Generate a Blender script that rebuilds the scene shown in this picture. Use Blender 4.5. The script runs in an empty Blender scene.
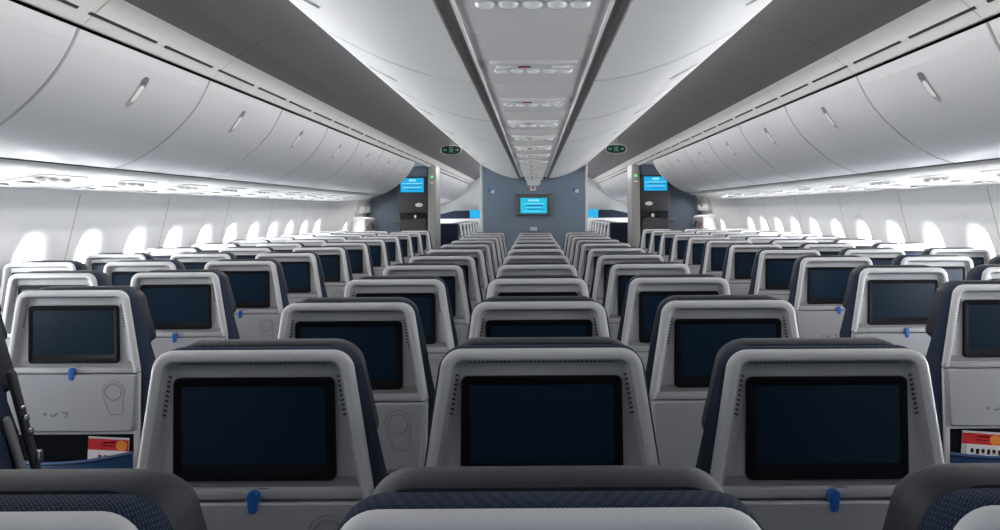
import bpy, bmesh, math, random
from mathutils import Vector, Matrix
random.seed(4)
S = bpy.context.scene
COL = S.collection
CAMZ = 1.38            # eye height above the carpet
PITCH = 0.787          # seat pitch
FR = 0.61              # fuselage frame spacing

# ------------------------------------------------------------------ materials
def mat(name, col, rough=0.5, metal=0.0, spec=0.5, coat=0.0, emit=None, estr=0.0, bump=0.0, bscale=200.0, var=0.0):
    m = bpy.data.materials.new(name); m.use_nodes = True
    nt = m.node_tree; b = nt.nodes['Principled BSDF']
    b.inputs['Base Color'].default_value = (*col, 1)
    b.inputs['Roughness'].default_value = rough
    b.inputs['Metallic'].default_value = metal
    b.inputs['Specular IOR Level'].default_value = spec
    b.inputs['Coat Weight'].default_value = coat
    if emit:
        b.inputs['Emission Color'].default_value = (*emit, 1)
        b.inputs['Emission Strength'].default_value = estr
    if bump or var:
        tc = nt.nodes.new('ShaderNodeTexCoord'); n = nt.nodes.new('ShaderNodeTexNoise')
        n.inputs['Scale'].default_value = bscale; n.inputs['Detail'].default_value = 3
        nt.links.new(tc.outputs['Object'], n.inputs['Vector'])
        if bump:
            bp = nt.nodes.new('ShaderNodeBump'); bp.inputs['Strength'].default_value = bump
            bp.inputs['Distance'].default_value = 0.002
            nt.links.new(n.outputs['Fac'], bp.inputs['Height']); nt.links.new(bp.outputs['Normal'], b.inputs['Normal'])
        if var:
            mx = nt.nodes.new('ShaderNodeMix'); mx.data_type = 'RGBA'
            mx.inputs[6].default_value = (*[c*(1-var) for c in col], 1)
            mx.inputs[7].default_value = (*[min(1, c*(1+var)) for c in col], 1)
            nt.links.new(n.outputs['Fac'], mx.inputs[0]); nt.links.new(mx.outputs[2], b.inputs['Base Color'])
    return m

M = {}
M['shell']   = mat('seat_shell_plastic', (0.60, 0.595, 0.605), 0.42, bump=0.05, bscale=900)
M['tray']    = mat('tray_plastic', (0.36, 0.36, 0.38), 0.5, bump=0.05, bscale=900)
M['slot']    = mat('dark_slot', (0.03, 0.03, 0.035), 0.8)
M['vent']    = mat('vent_hole', (0.12, 0.12, 0.125), 0.8)
M['vent2']   = mat('groove_band_grey', (0.24, 0.24, 0.25), 0.6)
M['seal']    = mat('door_seal', (0.36, 0.36, 0.365), 0.7)
M['seal2']   = mat('door_seal_pale', (0.60, 0.59, 0.58), 0.6)
M['inner']   = mat('seat_panel_plastic', (0.41, 0.41, 0.425), 0.5, bump=0.05, bscale=900)
M['bezel']   = mat('screen_bezel', (0.006, 0.006, 0.008), 0.4, spec=.12)
M['display'] = mat('screen_glass', (0.008, 0.020, 0.038), 0.26, spec=.25)
M['latch']   = mat('blue_latch', (0.015, 0.12, 0.42), 0.4)
M['leather'] = mat('headrest_leather', (0.012, 0.015, 0.026), 0.5, spec=.24, bump=0.25, bscale=60)
M['leather_blue'] = mat('pocket_leather', (0.012, 0.05, 0.13), 0.5, bump=0.2, bscale=60)
M['armrest'] = mat('armrest_grey', (0.16, 0.16, 0.17), 0.5)
M['steel']   = mat('steel', (0.6, 0.6, 0.62), 0.25, metal=1)
M['legs']    = mat('seat_leg_metal', (0.25, 0.25, 0.27), 0.45, metal=0.7)
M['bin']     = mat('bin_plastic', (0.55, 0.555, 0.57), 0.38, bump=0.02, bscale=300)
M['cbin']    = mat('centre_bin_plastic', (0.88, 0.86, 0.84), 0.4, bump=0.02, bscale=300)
M['valance'] = mat('valance_plastic', (0.80, 0.785, 0.77), 0.45)
M['panel']   = mat('centre_panel_plastic', (0.72, 0.69, 0.67), 0.42)
M['ceiling'] = mat('aisle_ceiling_shade', (0.115, 0.116, 0.122), 0.6, spec=.3, bump=0.03, bscale=200)  # shade of the unlit aisle ceiling is put into this dark grey
M['gap']     = mat('panel_gap', (0.05, 0.047, 0.045), 0.8)
M['groove']  = mat('ceiling_groove', (0.36, 0.345, 0.33), 0.6)
M['placard'] = mat('bin_placard', (0.56, 0.55, 0.54), 0.5)
M['psu']     = mat('service_channel_plastic', (0.54, 0.53, 0.515), 0.45)
M['deep']    = mat('deep_navy_panel', (0.014, 0.02, 0.042), 0.7, spec=.2)
M['wall']    = mat('sidewall_plastic', (0.86, 0.86, 0.865), 0.5, bump=0.03, bscale=400)
M['seam']    = mat('panel_seam_rubber', (0.25, 0.25, 0.26), 0.7)
M['white']   = mat('white_plastic', (0.80, 0.80, 0.79), 0.35)
M['bead']    = mat('white_bead', (0.82, 0.81, 0.79), 0.3)
M['floor']   = mat('carpet_navy', (0.03, 0.04, 0.065), 0.95, bump=0.5, bscale=400, var=0.3)
M['bulk']    = mat('bulkhead_blue_grey', (0.20, 0.255, 0.33), 0.55, bump=0.05, bscale=300)
M['navy']    = mat('partition_navy', (0.20, 0.25, 0.33), 0.6, bump=0.05, bscale=300)
M['trimw']   = mat('bulkhead_edge_trim', (0.62, 0.63, 0.64), 0.4)
M['post']    = mat('post_grey', (0.24, 0.235, 0.23), 0.45)
M['black']   = mat('cabinet_black', (0.03, 0.03, 0.033), 0.5)
M['dgrey']   = mat('monitor_frame', (0.11, 0.11, 0.115), 0.45)
M['screen']  = mat('lit_screen', (0.0, 0.05, 0.1), 0.3, emit=(0.01, 0.36, 0.68), estr=1.0)
M['screen2'] = mat('lit_screen_cyan', (0.0, 0.05, 0.1), 0.3, emit=(0.01, 0.46, 0.66), estr=1.0)
M['scrtext'] = mat('screen_text_white', (0.1, 0.2, 0.3), 0.3, emit=(0.25, 0.62, 0.82), estr=1.0)
M['scrdark'] = mat('screen_text_dark', (0.0, 0.03, 0.07), 0.3, emit=(0.0, 0.09, 0.24), estr=1.0)
M['exit']    = mat('exit_sign_green', (0.002, 0.010, 0.008), 0.6, spec=.1, emit=(0.0, 0.01, 0.008), estr=0.3)
M['exitfig'] = mat('exit_sign_figure', (0.03, 0.09, 0.075), 0.6, emit=(0.04, 0.12, 0.10), estr=0.5)
M['signgreen'] = mat('green_lamp', (0.05, 0.3, 0.08), 0.35, emit=(0.12, 0.75, 0.2), estr=1.0)
M['lamp']    = mat('reading_lamp_lens', (0.85, 0.84, 0.82), 0.12, coat=0.5)
M['red']     = mat('red_print', (0.55, 0.02, 0.025), 0.4)
M['paper']   = mat('white_print', (0.72, 0.70, 0.69), 0.5)
M['orange']  = mat('orange_print', (0.75, 0.25, 0.03), 0.4)
M['signblue']= mat('blue_sign', (0.02, 0.16, 0.42), 0.4)
M['cream']   = mat('door_lining', (0.56, 0.555, 0.54), 0.5)
M['recess']  = mat('latch_recess', (0.34, 0.33, 0.32), 0.5)

def fabric():
    m = bpy.data.materials.new('navy_seat_fabric'); m.use_nodes = True
    nt = m.node_tree; b = nt.nodes['Principled BSDF']; b.inputs['Roughness'].default_value = 0.9
    b.inputs['Specular IOR Level'].default_value = 0.15
    tc = nt.nodes.new('ShaderNodeTexCoord')
    # broken vertical ribs: columns of short bright threads on navy
    mp = nt.nodes.new('ShaderNodeMapping'); mp.inputs['Scale'].default_value = (1, 1, 1)
    mp.inputs['Rotation'].default_value = (math.radians(90), 0, 0)
    br = nt.nodes.new('ShaderNodeTexWave'); br.wave_type = 'BANDS'; br.bands_direction = 'X'
    br.inputs['Scale'].default_value = 78; br.inputs['Distortion'].default_value = 0.3; br.inputs['Detail'].default_value = 1
    br.inputs['Detail Scale'].default_value = 6
    w2 = nt.nodes.new('ShaderNodeTexWave'); w2.wave_type = 'BANDS'; w2.bands_direction = 'DIAGONAL'
    w2.inputs['Scale'].default_value = 105; w2.inputs['Distortion'].default_value = 0.6
    sp = nt.nodes.new('ShaderNodeSeparateXYZ'); nt.links.new(tc.outputs['Object'], sp.inputs[0])
    ab = nt.nodes.new('ShaderNodeMath'); ab.operation = 'ABSOLUTE'; nt.links.new(sp.outputs['X'], ab.inputs[0])
    u = nt.nodes.new('ShaderNodeMath'); u.operation = 'MULTIPLY_ADD'; u.inputs[1].default_value = .8
    nt.links.new(sp.outputs['Y'], u.inputs[0]); nt.links.new(ab.outputs[0], u.inputs[2])
    vv = nt.nodes.new('ShaderNodeMath'); vv.operation = 'MULTIPLY_ADD'; vv.inputs[1].default_value = .6
    nt.links.new(sp.outputs['Y'], vv.inputs[0]); nt.links.new(sp.outputs['Z'], vv.inputs[2])
    cb = nt.nodes.new('ShaderNodeCombineXYZ'); nt.links.new(u.outputs[0], cb.inputs[0]); nt.links.new(vv.outputs[0], cb.inputs[1])
    nt.links.new(cb.outputs[0], br.inputs['Vector']); nt.links.new(cb.outputs[0], w2.inputs['Vector'])
    mul = nt.nodes.new('ShaderNodeMath'); mul.operation = 'MULTIPLY'
    nt.links.new(br.outputs['Fac'], mul.inputs[0]); nt.links.new(w2.outputs['Fac'], mul.inputs[1])
    mx = nt.nodes.new('ShaderNodeMix'); mx.data_type = 'RGBA'
    mx.inputs[6].default_value = (0.011, 0.017, 0.034, 1); mx.inputs[7].default_value = (0.052, 0.080, 0.138, 1)
    nt.links.new(mul.outputs[0], mx.inputs[0]); nt.links.new(mx.outputs[2], b.inputs['Base Color'])
    bp = nt.nodes.new('ShaderNodeBump'); bp.inputs['Strength'].default_value = 0.4; bp.inputs['Distance'].default_value = 0.002
    nt.links.new(br.outputs['Fac'], bp.inputs['Height']); nt.links.new(bp.outputs['Normal'], b.inputs['Normal'])
    return m
M['fabric'] = fabric()

def pane_mat():
    m = bpy.data.materials.new('window_pane'); m.use_nodes = True
    nt = m.node_tree; nt.nodes.clear()
    o = nt.nodes.new('ShaderNodeOutputMaterial'); mix = nt.nodes.new('ShaderNodeMixShader')
    t = nt.nodes.new('ShaderNodeBsdfTransparent'); g = nt.nodes.new('ShaderNodeBsdfGlossy')
    g.inputs['Roughness'].default_value = 0.02; 
    t.inputs['Color'].default_value = (0.96, 0.98, 1, 1)
    mix.inputs[0].default_value = 0.06; nt.links.new(t.outputs[0], mix.inputs[1]); nt.links.new(g.outputs[0], mix.inputs[2])
    nt.links.new(mix.outputs[0], o.inputs['Surface'])
    return m
M['pane'] = pane_mat()

# ------------------------------------------------------------------ mesh helpers
class MB:
    def __init__(s): s.v = []; s.f = []; s.fm = []; s.mats = []
    def mi(s, m):
        if m not in s.mats: s.mats.append(m)
        return s.mats.index(m)
    def add(s, verts, faces, m):
        o = len(s.v); s.v += [tuple(p) for p in verts]; k = s.mi(m)
        for f in faces: s.f.append([i+o for i in f]); s.fm.append(k)
    def box(s, x0, x1, y0, y1, z0, z1, m):
        s.add([(x0,y0,z0),(x1,y0,z0),(x1,y1,z0),(x0,y1,z0),(x0,y0,z1),(x1,y0,z1),(x1,y1,z1),(x0,y1,z1)],
              [(0,3,2,1),(4,5,6,7),(0,1,5,4),(1,2,6,5),(2,3,7,6),(3,0,4,7)], m)
    def loft(s, rings, m, closed=True, cap0=False, cap1=False, flip=False):
        n = len(rings[0]); v = [p for r in rings for p in r]; f = []
        for a in range(len(rings)-1):
            for i in range(n if closed else n-1):
                j = (i+1) % n
                q = (a*n+i, a*n+j, (a+1)*n+j, (a+1)*n+i)
                f.append(q[::-1] if flip else q)
        if cap0: f.append(tuple(range(n)) if flip else tuple(range(n))[::-1])
        if cap1:
            c = tuple((len(rings)-1)*n+i for i in range(n)); f.append(c[::-1] if flip else c)
        s.add(v, f, m)
    def tube(s, pts, r, m, n=8, cyc=False):
        pts = [Vector(p) for p in pts]; rings = []; N = len(pts)
        for i, p in enumerate(pts):
            a = pts[(i-1) % N] if (cyc or i > 0) else p; b = pts[(i+1) % N] if (cyc or i < N-1) else p
            t = (b-a).normalized(); u = t.cross(Vector((0,0,1)))
            if u.length < 1e-3: u = t.cross(Vector((0,1,0)))
            u.normalize(); w = t.cross(u)
            rings.append([p + u*math.cos(2*math.pi*k/n)*r + w*math.sin(2*math.pi*k/n)*r for k in range(n)])
        if cyc: rings.append(rings[0])
        s.loft(rings, m, True, not cyc, not cyc)
    def build(s, name, parent=None, smooth=True, angle=35):
        me = bpy.data.meshes.new(name); me.from_pydata(s.v, [], s.f)
        for m in s.mats: me.materials.append(m)
        me.polygons.foreach_set('material_index', s.fm)
        bm = bmesh.new(); bm.from_mesh(me); bmesh.ops.remove_doubles(bm, verts=bm.verts, dist=1e-5)
        bmesh.ops.recalc_face_normals(bm, faces=bm.faces); bm.to_mesh(me); bm.free()
        if smooth:
            me.polygons.foreach_set('use_smooth', [True]*len(me.polygons))
            me.set_sharp_from_angle(angle=math.radians(angle))
        me.update()
        o = bpy.data.objects.new(name, me); COL.objects.link(o)
        if parent: o.parent = parent
        return o

def rpoly(pts, radii, n=6):
    """closed polygon with filleted corners; every corner gives n+1 points"""
    out = []; N = len(pts)
    for i in range(N):
        p = Vector(pts[i]); a = Vector(pts[i-1]); b = Vector(pts[(i+1) % N]); r = max(radii[i], 1e-4)
        u = (a-p).normalized(); w = (b-p).normalized()
        ang = u.angle(w); t = r/math.tan(ang/2)
        t = min(t, (a-p).length*0.49, (b-p).length*0.49)
        r = t*math.tan(ang/2)
        c = p + (u+w).normalized()*(r/math.sin(ang/2))
        s0 = (p+u*t)-c; s1 = (p+w*t)-c
        a0 = math.atan2(s0.y, s0.x); d = math.atan2(s1.y, s1.x)-a0
        while d > math.pi: d -= 2*math.pi
        while d < -math.pi: d += 2*math.pi
        for k in range(n+1):
            th = a0+d*k/n; out.append((c.x+r*math.cos(th), c.y+r*math.sin(th)))
    return out

def trap(wt, wb, zt, zb, rt, rb, ins=0.0, n=6, crown=0.0, bins=None):
    bi = ins if bins is None else bins
    p = rpoly([(-wb+ins, zb+bi), (-wt+ins, zt-ins), (wt-ins, zt-ins), (wb-ins, zb+bi)],
              [max(rb-bi, .0005), max(rt-ins*0.85, .004), max(rt-ins*0.85, .004), max(rb-bi, .0005)], n)
    if crown:
        q = []
        for x, z in p:
            k = max(0, min(1, (z-zb)/(zt-zb)))
            q.append((x, z-crown*(x/wt)**2*k*k))
        p = q
    return p

def P3(poly, y, dz=0.0):
    if callable(y): return [(x, y(x, z), z+dz) for x, z in poly]
    return [(x, y, z+dz) for x, z in poly]

def rbox(mb, x0, x1, y0, y1, z0, z1, r, m, n=3):
    """box rounded on every edge"""
    bm = bmesh.new(); bmesh.ops.create_cube(bm, size=1)
    for v in bm.verts: v.co = Vector(((x0+x1)/2+v.co.x*(x1-x0), (y0+y1)/2+v.co.y*(y1-y0), (z0+z1)/2+v.co.z*(z1-z0)))
    bmesh.ops.bevel(bm, geom=bm.edges[:], offset=r, segments=n, profile=0.5, affect='EDGES')
    bm.verts.index_update()
    mb.add([v.co[:] for v in bm.verts], [[v.index for v in f.verts] for f in bm.faces], m); bm.free()

def tag(o, label=None, cat=None, group=None, kind=None):
    if label: o['label'] = label
    if cat: o['category'] = cat
    if group: o['group'] = group
    if kind: o['kind'] = kind
    return o
def empty(name, loc=(0,0,0)):
    o = bpy.data.objects.new(name, None); COL.objects.link(o); o.location = loc; o.empty_display_size = .1; return o
KIDS = {}
def copy_tree(o, loc, scale=None):
    c = o.copy(); COL.objects.link(c); c.location = loc
    if scale: c.scale = scale
    for ch in o.children:
        d = ch.copy(); COL.objects.link(d); d.parent = c
        for g in ch.children:
            e = g.copy(); COL.objects.link(e); e.parent = d
    return c
ORD = ['zeroth','first','second','third','fourth','fifth','sixth','seventh','eighth','ninth','tenth','eleventh','twelfth','thirteenth','fourteenth','fifteenth','sixteenth']

# ------------------------------------------------------------------ seat
TOP = 1.1435   # height of the shell's top edge
def KD(p):
    # add points down both long sides (same count for every inset)
    out = []
    for i, a in enumerate(p):
        b = p[(i+1) % len(p)]; out.append(a)
        if abs(a[1]-b[1]) > .4:
            for k in range(1, 9): out.append((a[0]+(b[0]-a[0])*k/9, a[1]+(b[1]-a[1])*k/9))
    return out
def make_seat():
    root = empty('airline_seat')
    Z = TOP
    WT, WB, ZB = 0.169, 0.208, -0.255
    def T(ins, bins=0.0): return trap(WT, WB, 0, ZB, .036, .004, ins, 7, .003, bins)
    # back shell: raised rim, recessed panel
    mb = MB()
    prof = [(0.006, .050), (0.003, .020), (0.0, .0165), (0.0, .010), (.0012, .006), (.004, .0018), (.008, .0), (.0150, .0006), (.0172, .0016), (.0185, .0035), (.0255, .0185), (.0270, .0200), (.036, .0217), (.040, .0222)]
    rings = [P3(T(i, 0 if k < 7 else .0), y, Z) for k, (i, y) in enumerate(prof)]
    mb.loft(rings[:10], M['shell'], True, True, False); mb.loft(rings[9:], M['inner'], True, False, True)
    # lower housing behind the tray, with the rim's side edges running on down
    low = [(0.006, .050), (0, .020), (0, .016), (.003, .011), (.008, .009)]
    mb.loft([P3(rpoly([(-.196+i, -.735), (-.2065+i, ZB-.002), (.2065-i, ZB-.002), (.196-i, -.735)], [.004]*4, 3), y, Z) for i, y in low], M['shell'], True, True, False)
    # closing face with the opening for the pocket
    def face(x0, x1, z0, z1, y, m): mb.add([(x0,y,Z+z0),(x1,y,Z+z0),(x1,y,Z+z1),(x0,y,Z+z1)], [(0,1,2,3)], m)
    face(-.199, .199, -.445, -.259, .009, M['shell'])
    face(-.19, .19, -.73, -.445, .0165, M['bezel'])
    mb.box(-.196, -.186, .009, .06, Z-.73, Z-.445, M['shell']); mb.box(.186, .196, .009, .06, Z-.73, Z-.445, M['shell'])
    # flush strip under the screen
    rbox(mb, -.2045, .2045, .0015, .03, Z-.2565, Z-.239, .002, M['inner'], 2)
    mb.add([(-.178, .0185, Z-.239), (.178, .0185, Z-.239), (.176, .0205, Z-.2215), (-.176, .0205, Z-.2215)], [(0,1,2,3)], M['vent2'])  # darker grey band inset just above the strip
    # perforations and vents in the rim
    def onw(i, e=.0022): return (.0035 + (i-.0185)*(.015/.007) if i < .0255 else .0185+(i-.0255)*.33) - e     # depth of the inner wall of the rim
    i0, i1, i2 = .0195, .0255, .0335
    for k in range(34):
        x = -.122 + .244*k/33; w = .0017; cz = .0019; i0, i1 = .0205, .0245
        mb.add([(x-w, onw(i0), Z-i0-cz), (x+w, onw(i0), Z-i0-cz), (x+w, onw(i1), Z-i1-cz), (x-w, onw(i1), Z-i1-cz)], [(0,1,2,3)], M['slot'])
    for sx in (-1, 1):
        for k in range(9):
            i0, i1 = .0195, .0255; z = -.046 - .0083*k; xe = WT + (WB-WT)*(z/ZB); h = .0016
            mb.add([(sx*(xe-i0), onw(i0), Z+z-h+.003), (sx*(xe-i1), onw(i1), Z+z-h), (sx*(xe-i1), onw(i1), Z+z+h), (sx*(xe-i0), onw(i0), Z+z+h+.003)], [(0,1,2,3)], M['slot'])
            mb.add([(sx*(xe-i1), onw(i1), Z+z-h), (sx*(xe-i2), onw(i2), Z+z-h-.003), (sx*(xe-i2), onw(i2), Z+z+h-.003), (sx*(xe-i1), onw(i1), Z+z+h)], [(0,1,2,3)], M['slot'])
    mb.build('back_shell', root)
    # screen
    mb = MB()
    def B(i): return rpoly([(-.1405+i, -.2275+i), (-.1385+i, -.0495-i), (.1385-i, -.0495-i), (.1405-i, -.2275+i)], [.011-i*.5]*4, 4)
    mb.loft([P3(B(0), .030, Z), P3(B(0), .014, Z), P3(B(.002), .0115, Z), P3(B(.012), .0115, Z), P3(B(.014), .0125, Z)], M['bezel'], True, False, True)
    sc = mb.build('monitor', root)
    mb = MB()
    mb.loft([P3(rpoly([(-.1245, -.199), (-.1235, -.064), (.1235, -.064), (.1245, -.199)], [.003]*4, 2), y, Z) for y in (.0125, .0118)], M['display'], True, False, True)
    mb.build('display', sc)
    # tray table
    mb = MB()
    def TR(i): return rpoly([(-.188+i, -.434+i), (-.200+i, -.2595-i), (.200-i, -.2595-i), (.188-i, -.434+i)], [.008]*4, 4)
    mb.loft([P3(TR(0), .012, Z), P3(TR(0), -.004, Z), P3(TR(.003), -.008, Z), P3(TR(.012), -.0085, Z)], M['tray'], True, True, True)
    # cup ring: keyhole groove
    cx, cz, r = .132, -.312, .034
    pts = []
    for k in range(25):
        th = math.radians(-28 + 236*k/24); pts.append((cx+r*math.cos(th), -.0085, Z+cz+r*math.sin(th)))
    pts += [(cx-.012, -.0085, Z+cz-.064), (cx-.007, -.0085, Z+cz-.069), (cx+.026, -.0085, Z+cz-.069), (cx+.029, -.0085, Z+cz-.064)]
    mb.tube(pts, .0013, M['vent2'], 6, True)
    pr = [(cx+.025*math.cos(2*math.pi*k/24), -.0085, Z+cz+.025*math.sin(2*math.pi*k/24)) for k in range(24)]
    mb.tube(pr, .0018, M['vent2'], 6, True)
    # pictograms
    y = -.0090
    def gl(pl): mb.add([(x, y, Z+z) for x, z in pl], [tuple(range(len(pl)))], M['armrest'])
    gl([(-.077+.005*math.cos(a*.7854), -.379+.005*math.sin(a*.7854)) for a in range(8)])
    gl([(-.060, -.377), (-.052, -.383), (-.040, -.374), (-.036, -.371), (-.038, -.380), (-.051, -.388), (-.060, -.384)])
    gl([(-.026, -.372), (-.008, -.372), (-.006, -.377), (-.026, -.376)]); gl([(-.012, -.377), (-.006, -.377), (-.010, -.388), (-.018, -.390), (-.018, -.386), (-.013, -.385)])
    tr = mb.build('tray_table', root)
    # latch
    mb = MB()
    pk = rpoly([(-.0065+.004, -.276), (-.0115+.004, -.239), (.0115+.004, -.239), (.0065+.004, -.276)], [.005, .0085, .0085, .005], 5)
    def SC(p, s): 
        return [((x)*s, (z+.258)*s-.258) for x, z in p]
    mb.loft([P3(SC(pk, 1), .010, Z), P3(SC(pk, 1), -.0085, Z), P3(SC(pk, .93), -.0115, Z), P3(SC(pk, .7), -.0125, Z)], M['latch'], True, True, True)
    mb.build('tray_latch', root)
    mb = MB()
    arc = [(.028*math.cos(math.radians(20+140*k/10)), .0065, Z-.254+.016*math.sin(math.radians(20+140*k/10))) for k in range(11)]
    mb.tube([(p[0]+.018, p[1], p[2]) for p in arc], .0014, M['armrest'], 5)
    mb.build('latch_groove', root)
    # pocket
    mb = MB()
    rings = []
    for k in range(9):
        t = k/8; z = -.512 - .215*t
        b = .052*math.sin(math.pi*min(1, .35+t*.65))
        rings.append([(x, .004-(b)*(1-(abs(x)/.186)**2.5), Z+z-(.008*math.cos(x*9)-.010*x/.186 if k == 0 else 0)) for x in [-.186+.372*i/12 for i in range(13)]])
    mb.loft(rings, M['leather_blue'], False)
    pts = rings[0]; mb.tube(pts, .006, M['leather_blue'], 6)
    mb.build('literature_pocket', root)
    # fabric backrest
    mb = MB()
    def K(i):
        return rpoly([(-.212+i, -.70+i), (-.214+i, -.27), (-.174+i, -.002-i), (.174-i, -.002-i), (.214-i, -.27), (.212-i, -.70+i)],
                     [.02, .10, max(.004, .045-i*.8), max(.004, .045-i*.8), .10, .02], 7)
    def yb(base):
        return lambda x, z: base + (.105*max(0, min(1, (-z-.10)/.25)) if base > .05 else 0)
    mb.loft([P3(K(.05), .036, Z), P3(K(.014), .036, Z), P3(K(.008), .0185, Z), P3(K(.003), .0195, Z), P3(K(0), .026, Z), P3(K(0), yb(.060), Z), P3(K(.008), yb(.072), Z), P3(K(.022), yb(.078), Z), P3(K(.06), yb(.081), Z)], M['fabric'], True, True, True)
    mb.build('backrest', root)
    # leather headrest with forward wings
    mb = MB()
    def wing(x): return .050*(max(0, abs(x)-.09)/.10)**1.5
    def Hh(i): return trap(.160, .197, .006, -.190, .050, .028, i, 7, .006)
    def ring(i, y, wk): return [(x, y + wk*wing(x), Z+z) for x, z in Hh(i)]
    mb.loft([ring(.040, .064, 0), ring(.014, .064, .0), ring(.004, .067, .05), ring(0, .076, .2), ring(0, .112, .8), ring(.005, .128, 1), ring(.016, .138, 1), ring(.05, .142, .9), ring(.085, .142, .6)], M['leather'], True, True, True)
    mb.build('headrest', root)
    # cushion
    mb = MB(); rbox(mb, -.218, .218, .10, .57, .36, .47, .035, M['fabric'], 4); mb.build('seat_cushion', root)
    # two legs
    for yy in (.16, .46):
        mb = MB()
        for sx in (-.15, .15):
            mb.add([(sx-.02, yy-.02, 0), (sx+.02, yy-.02, 0), (sx+.02, yy+.02, 0), (sx-.02, yy+.02, 0),
                    (sx-.02, yy-.02, .37), (sx+.02, yy-.02, .37), (sx+.02, yy+.02, .37), (sx-.02, yy+.02, .37)],
                   [(0,3,2,1),(4,5,6,7),(0,1,5,4),(1,2,6,5),(2,3,7,6),(3,0,4,7)], M['legs'])
        mb.box(-.17, .17, yy-.012, yy+.012, .30, .33, M['legs'])
        mb.build('leg_frame', root, False)
    return root

def make_arm():
    mb = MB()
    rbox(mb, -.0215, .0215, .055, .46, .615, .655, .012, M['armrest'], 3)
    mb.box(-.012, .012, .10, .17, .40, .62, M['armrest'])
    return mb

proto = make_seat()
arm_mesh = None
n_seats = 0
X0 = 0.011
def set_arm(root, side):
    global arm_mesh
    if arm_mesh is None:
        o = make_arm().build('armrest', root); arm_mesh = o.data
    else:
        o = bpy.data.objects.new('armrest', arm_mesh); COL.objects.link(o); o.parent = root
    o.location = (side*.243, 0, 0)

def place_seat(x, d, label, group, arms):
    global n_seats
    n_seats += 1
    o = proto if n_seats == 1 else copy_tree(proto, (x, d, 0))
    o.location = (x, d, 0)
    tag(o, label, 'seat', group)
    ARMS.append((o, arms))
    return o
ARMS = []
SP = 0.486
SEATS = {}
SINK = {('c', 1, 1): .996}
for k in range(12):
    d = 1.53 + PITCH*(k-1)
    if k == 0: d = 0.70
    for c, nm in ((-1, 'left-hand'), (0, 'middle'), (1, 'right-hand')):
        SEATS['c', k, c] = place_seat(X0 + (c*.496 if c < 0 else c*.492), d, f'grey-backed navy seat, {nm} seat of centre block, {ORD[k+1]} row from camera', 'seats in the centre block', (1, -1) if c == -1 else (1,))
for side, sn in ((-1, 'left'), (1, 'right')):
    for k in range(11+1):
        d = 1.963 + PITCH*k
        for c, nm in ((0, 'aisle'), (1, 'middle'), (2, 'window')):
            x = X0 + side*((1.451 if side > 0 else 1.434) + SP*c)
            edge = 534 + (x - side*.24)*896/(d+.35)
            if (side < 0 and edge < -6) or (side > 0 and edge > 1006): continue
            SEATS[sn, k, c] = place_seat(x, d, f'grey-backed navy seat, {sn} window block, {nm} seat, {ORD[k+1]} row from camera', f'seats in the {sn} block', (1, -1) if c == (2 if side < 0 else 0) else (1,))
    for q, (d, wd) in enumerate(((1.176, 'beside the nearest centre row'), (.389, 'beside the viewpoint'))):
        for c, nm in ((0, 'aisle'), (1, 'middle'), (2, 'window')):
            place_seat(X0 + side*((1.451 if side > 0 else 1.434) + SP*c), d, f'grey-backed navy {nm} seat just outside the {sn} picture edge, {wd}', f'seats in the {sn} block', (1, -1) if c == (2 if side < 0 else 0) else (1,))
    for k in range(8):
        d = 14.75 + PITCH*k
        SEATS[sn, 'far', k] = place_seat(X0 + side*1.441, d, f'small grey-edged aisle seat beyond the {sn} partition, {ORD[k+1]} in its line', f'aisle seats of the far cabin on the {sn}', (1,))
for key, k in SINK.items(): SEATS[key].scale = (1, 1, k)
for o, arms in ARMS:
    for s in arms: set_arm(o, s)

# the aisle seat at the very left: raised armrest with steel fittings along its side
sL = SEATS['left', 0, 0]
for ch in list(sL.children):
    if ch.name.startswith('armrest') and ch.location.x > 0: bpy.data.objects.remove(ch)
mb = MB()
def bar(p, q, w, h, m, r=.006):
    p = Vector(p); q = Vector(q); t = (q-p).normalized(); n = t.cross(Vector((1, 0, 0))).normalized()
    sec = rpoly([(-w, -h), (-w, h), (w, h), (w, -h)], [r]*4, 3)
    mb.loft([[tuple(c + Vector((1, 0, 0))*u*k + n*v*k) for u, v in sec] for c, k in ((p, .7), (p+t*.012, 1), (q-t*.012, 1), (q, .7))], m, True, True, True)
bar((.224, .085, 1.02), (.230, .205, .70), .008, .012, M['black'])
bar((.222, .070, .915), (.224, .130, .775), .007, .012, M['armrest'])
ar = mb.build('armrest', sL)
for (x, y, z, h, wd) in ((.240, .108, .930, .014, .008), (.240, .122, .903, .018, .009), (.240, .140, .868, .018, .009), (.243, .172, .800, .034, .010), (.244, .186, .755, .014, .010)):
    mb = MB(); rbox(mb, x-.008, x+.004, y-wd, y+wd, z-h/2, z+h/2, .005, M['steel'], 2); mb.build('steel_fitting', ar)

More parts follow.
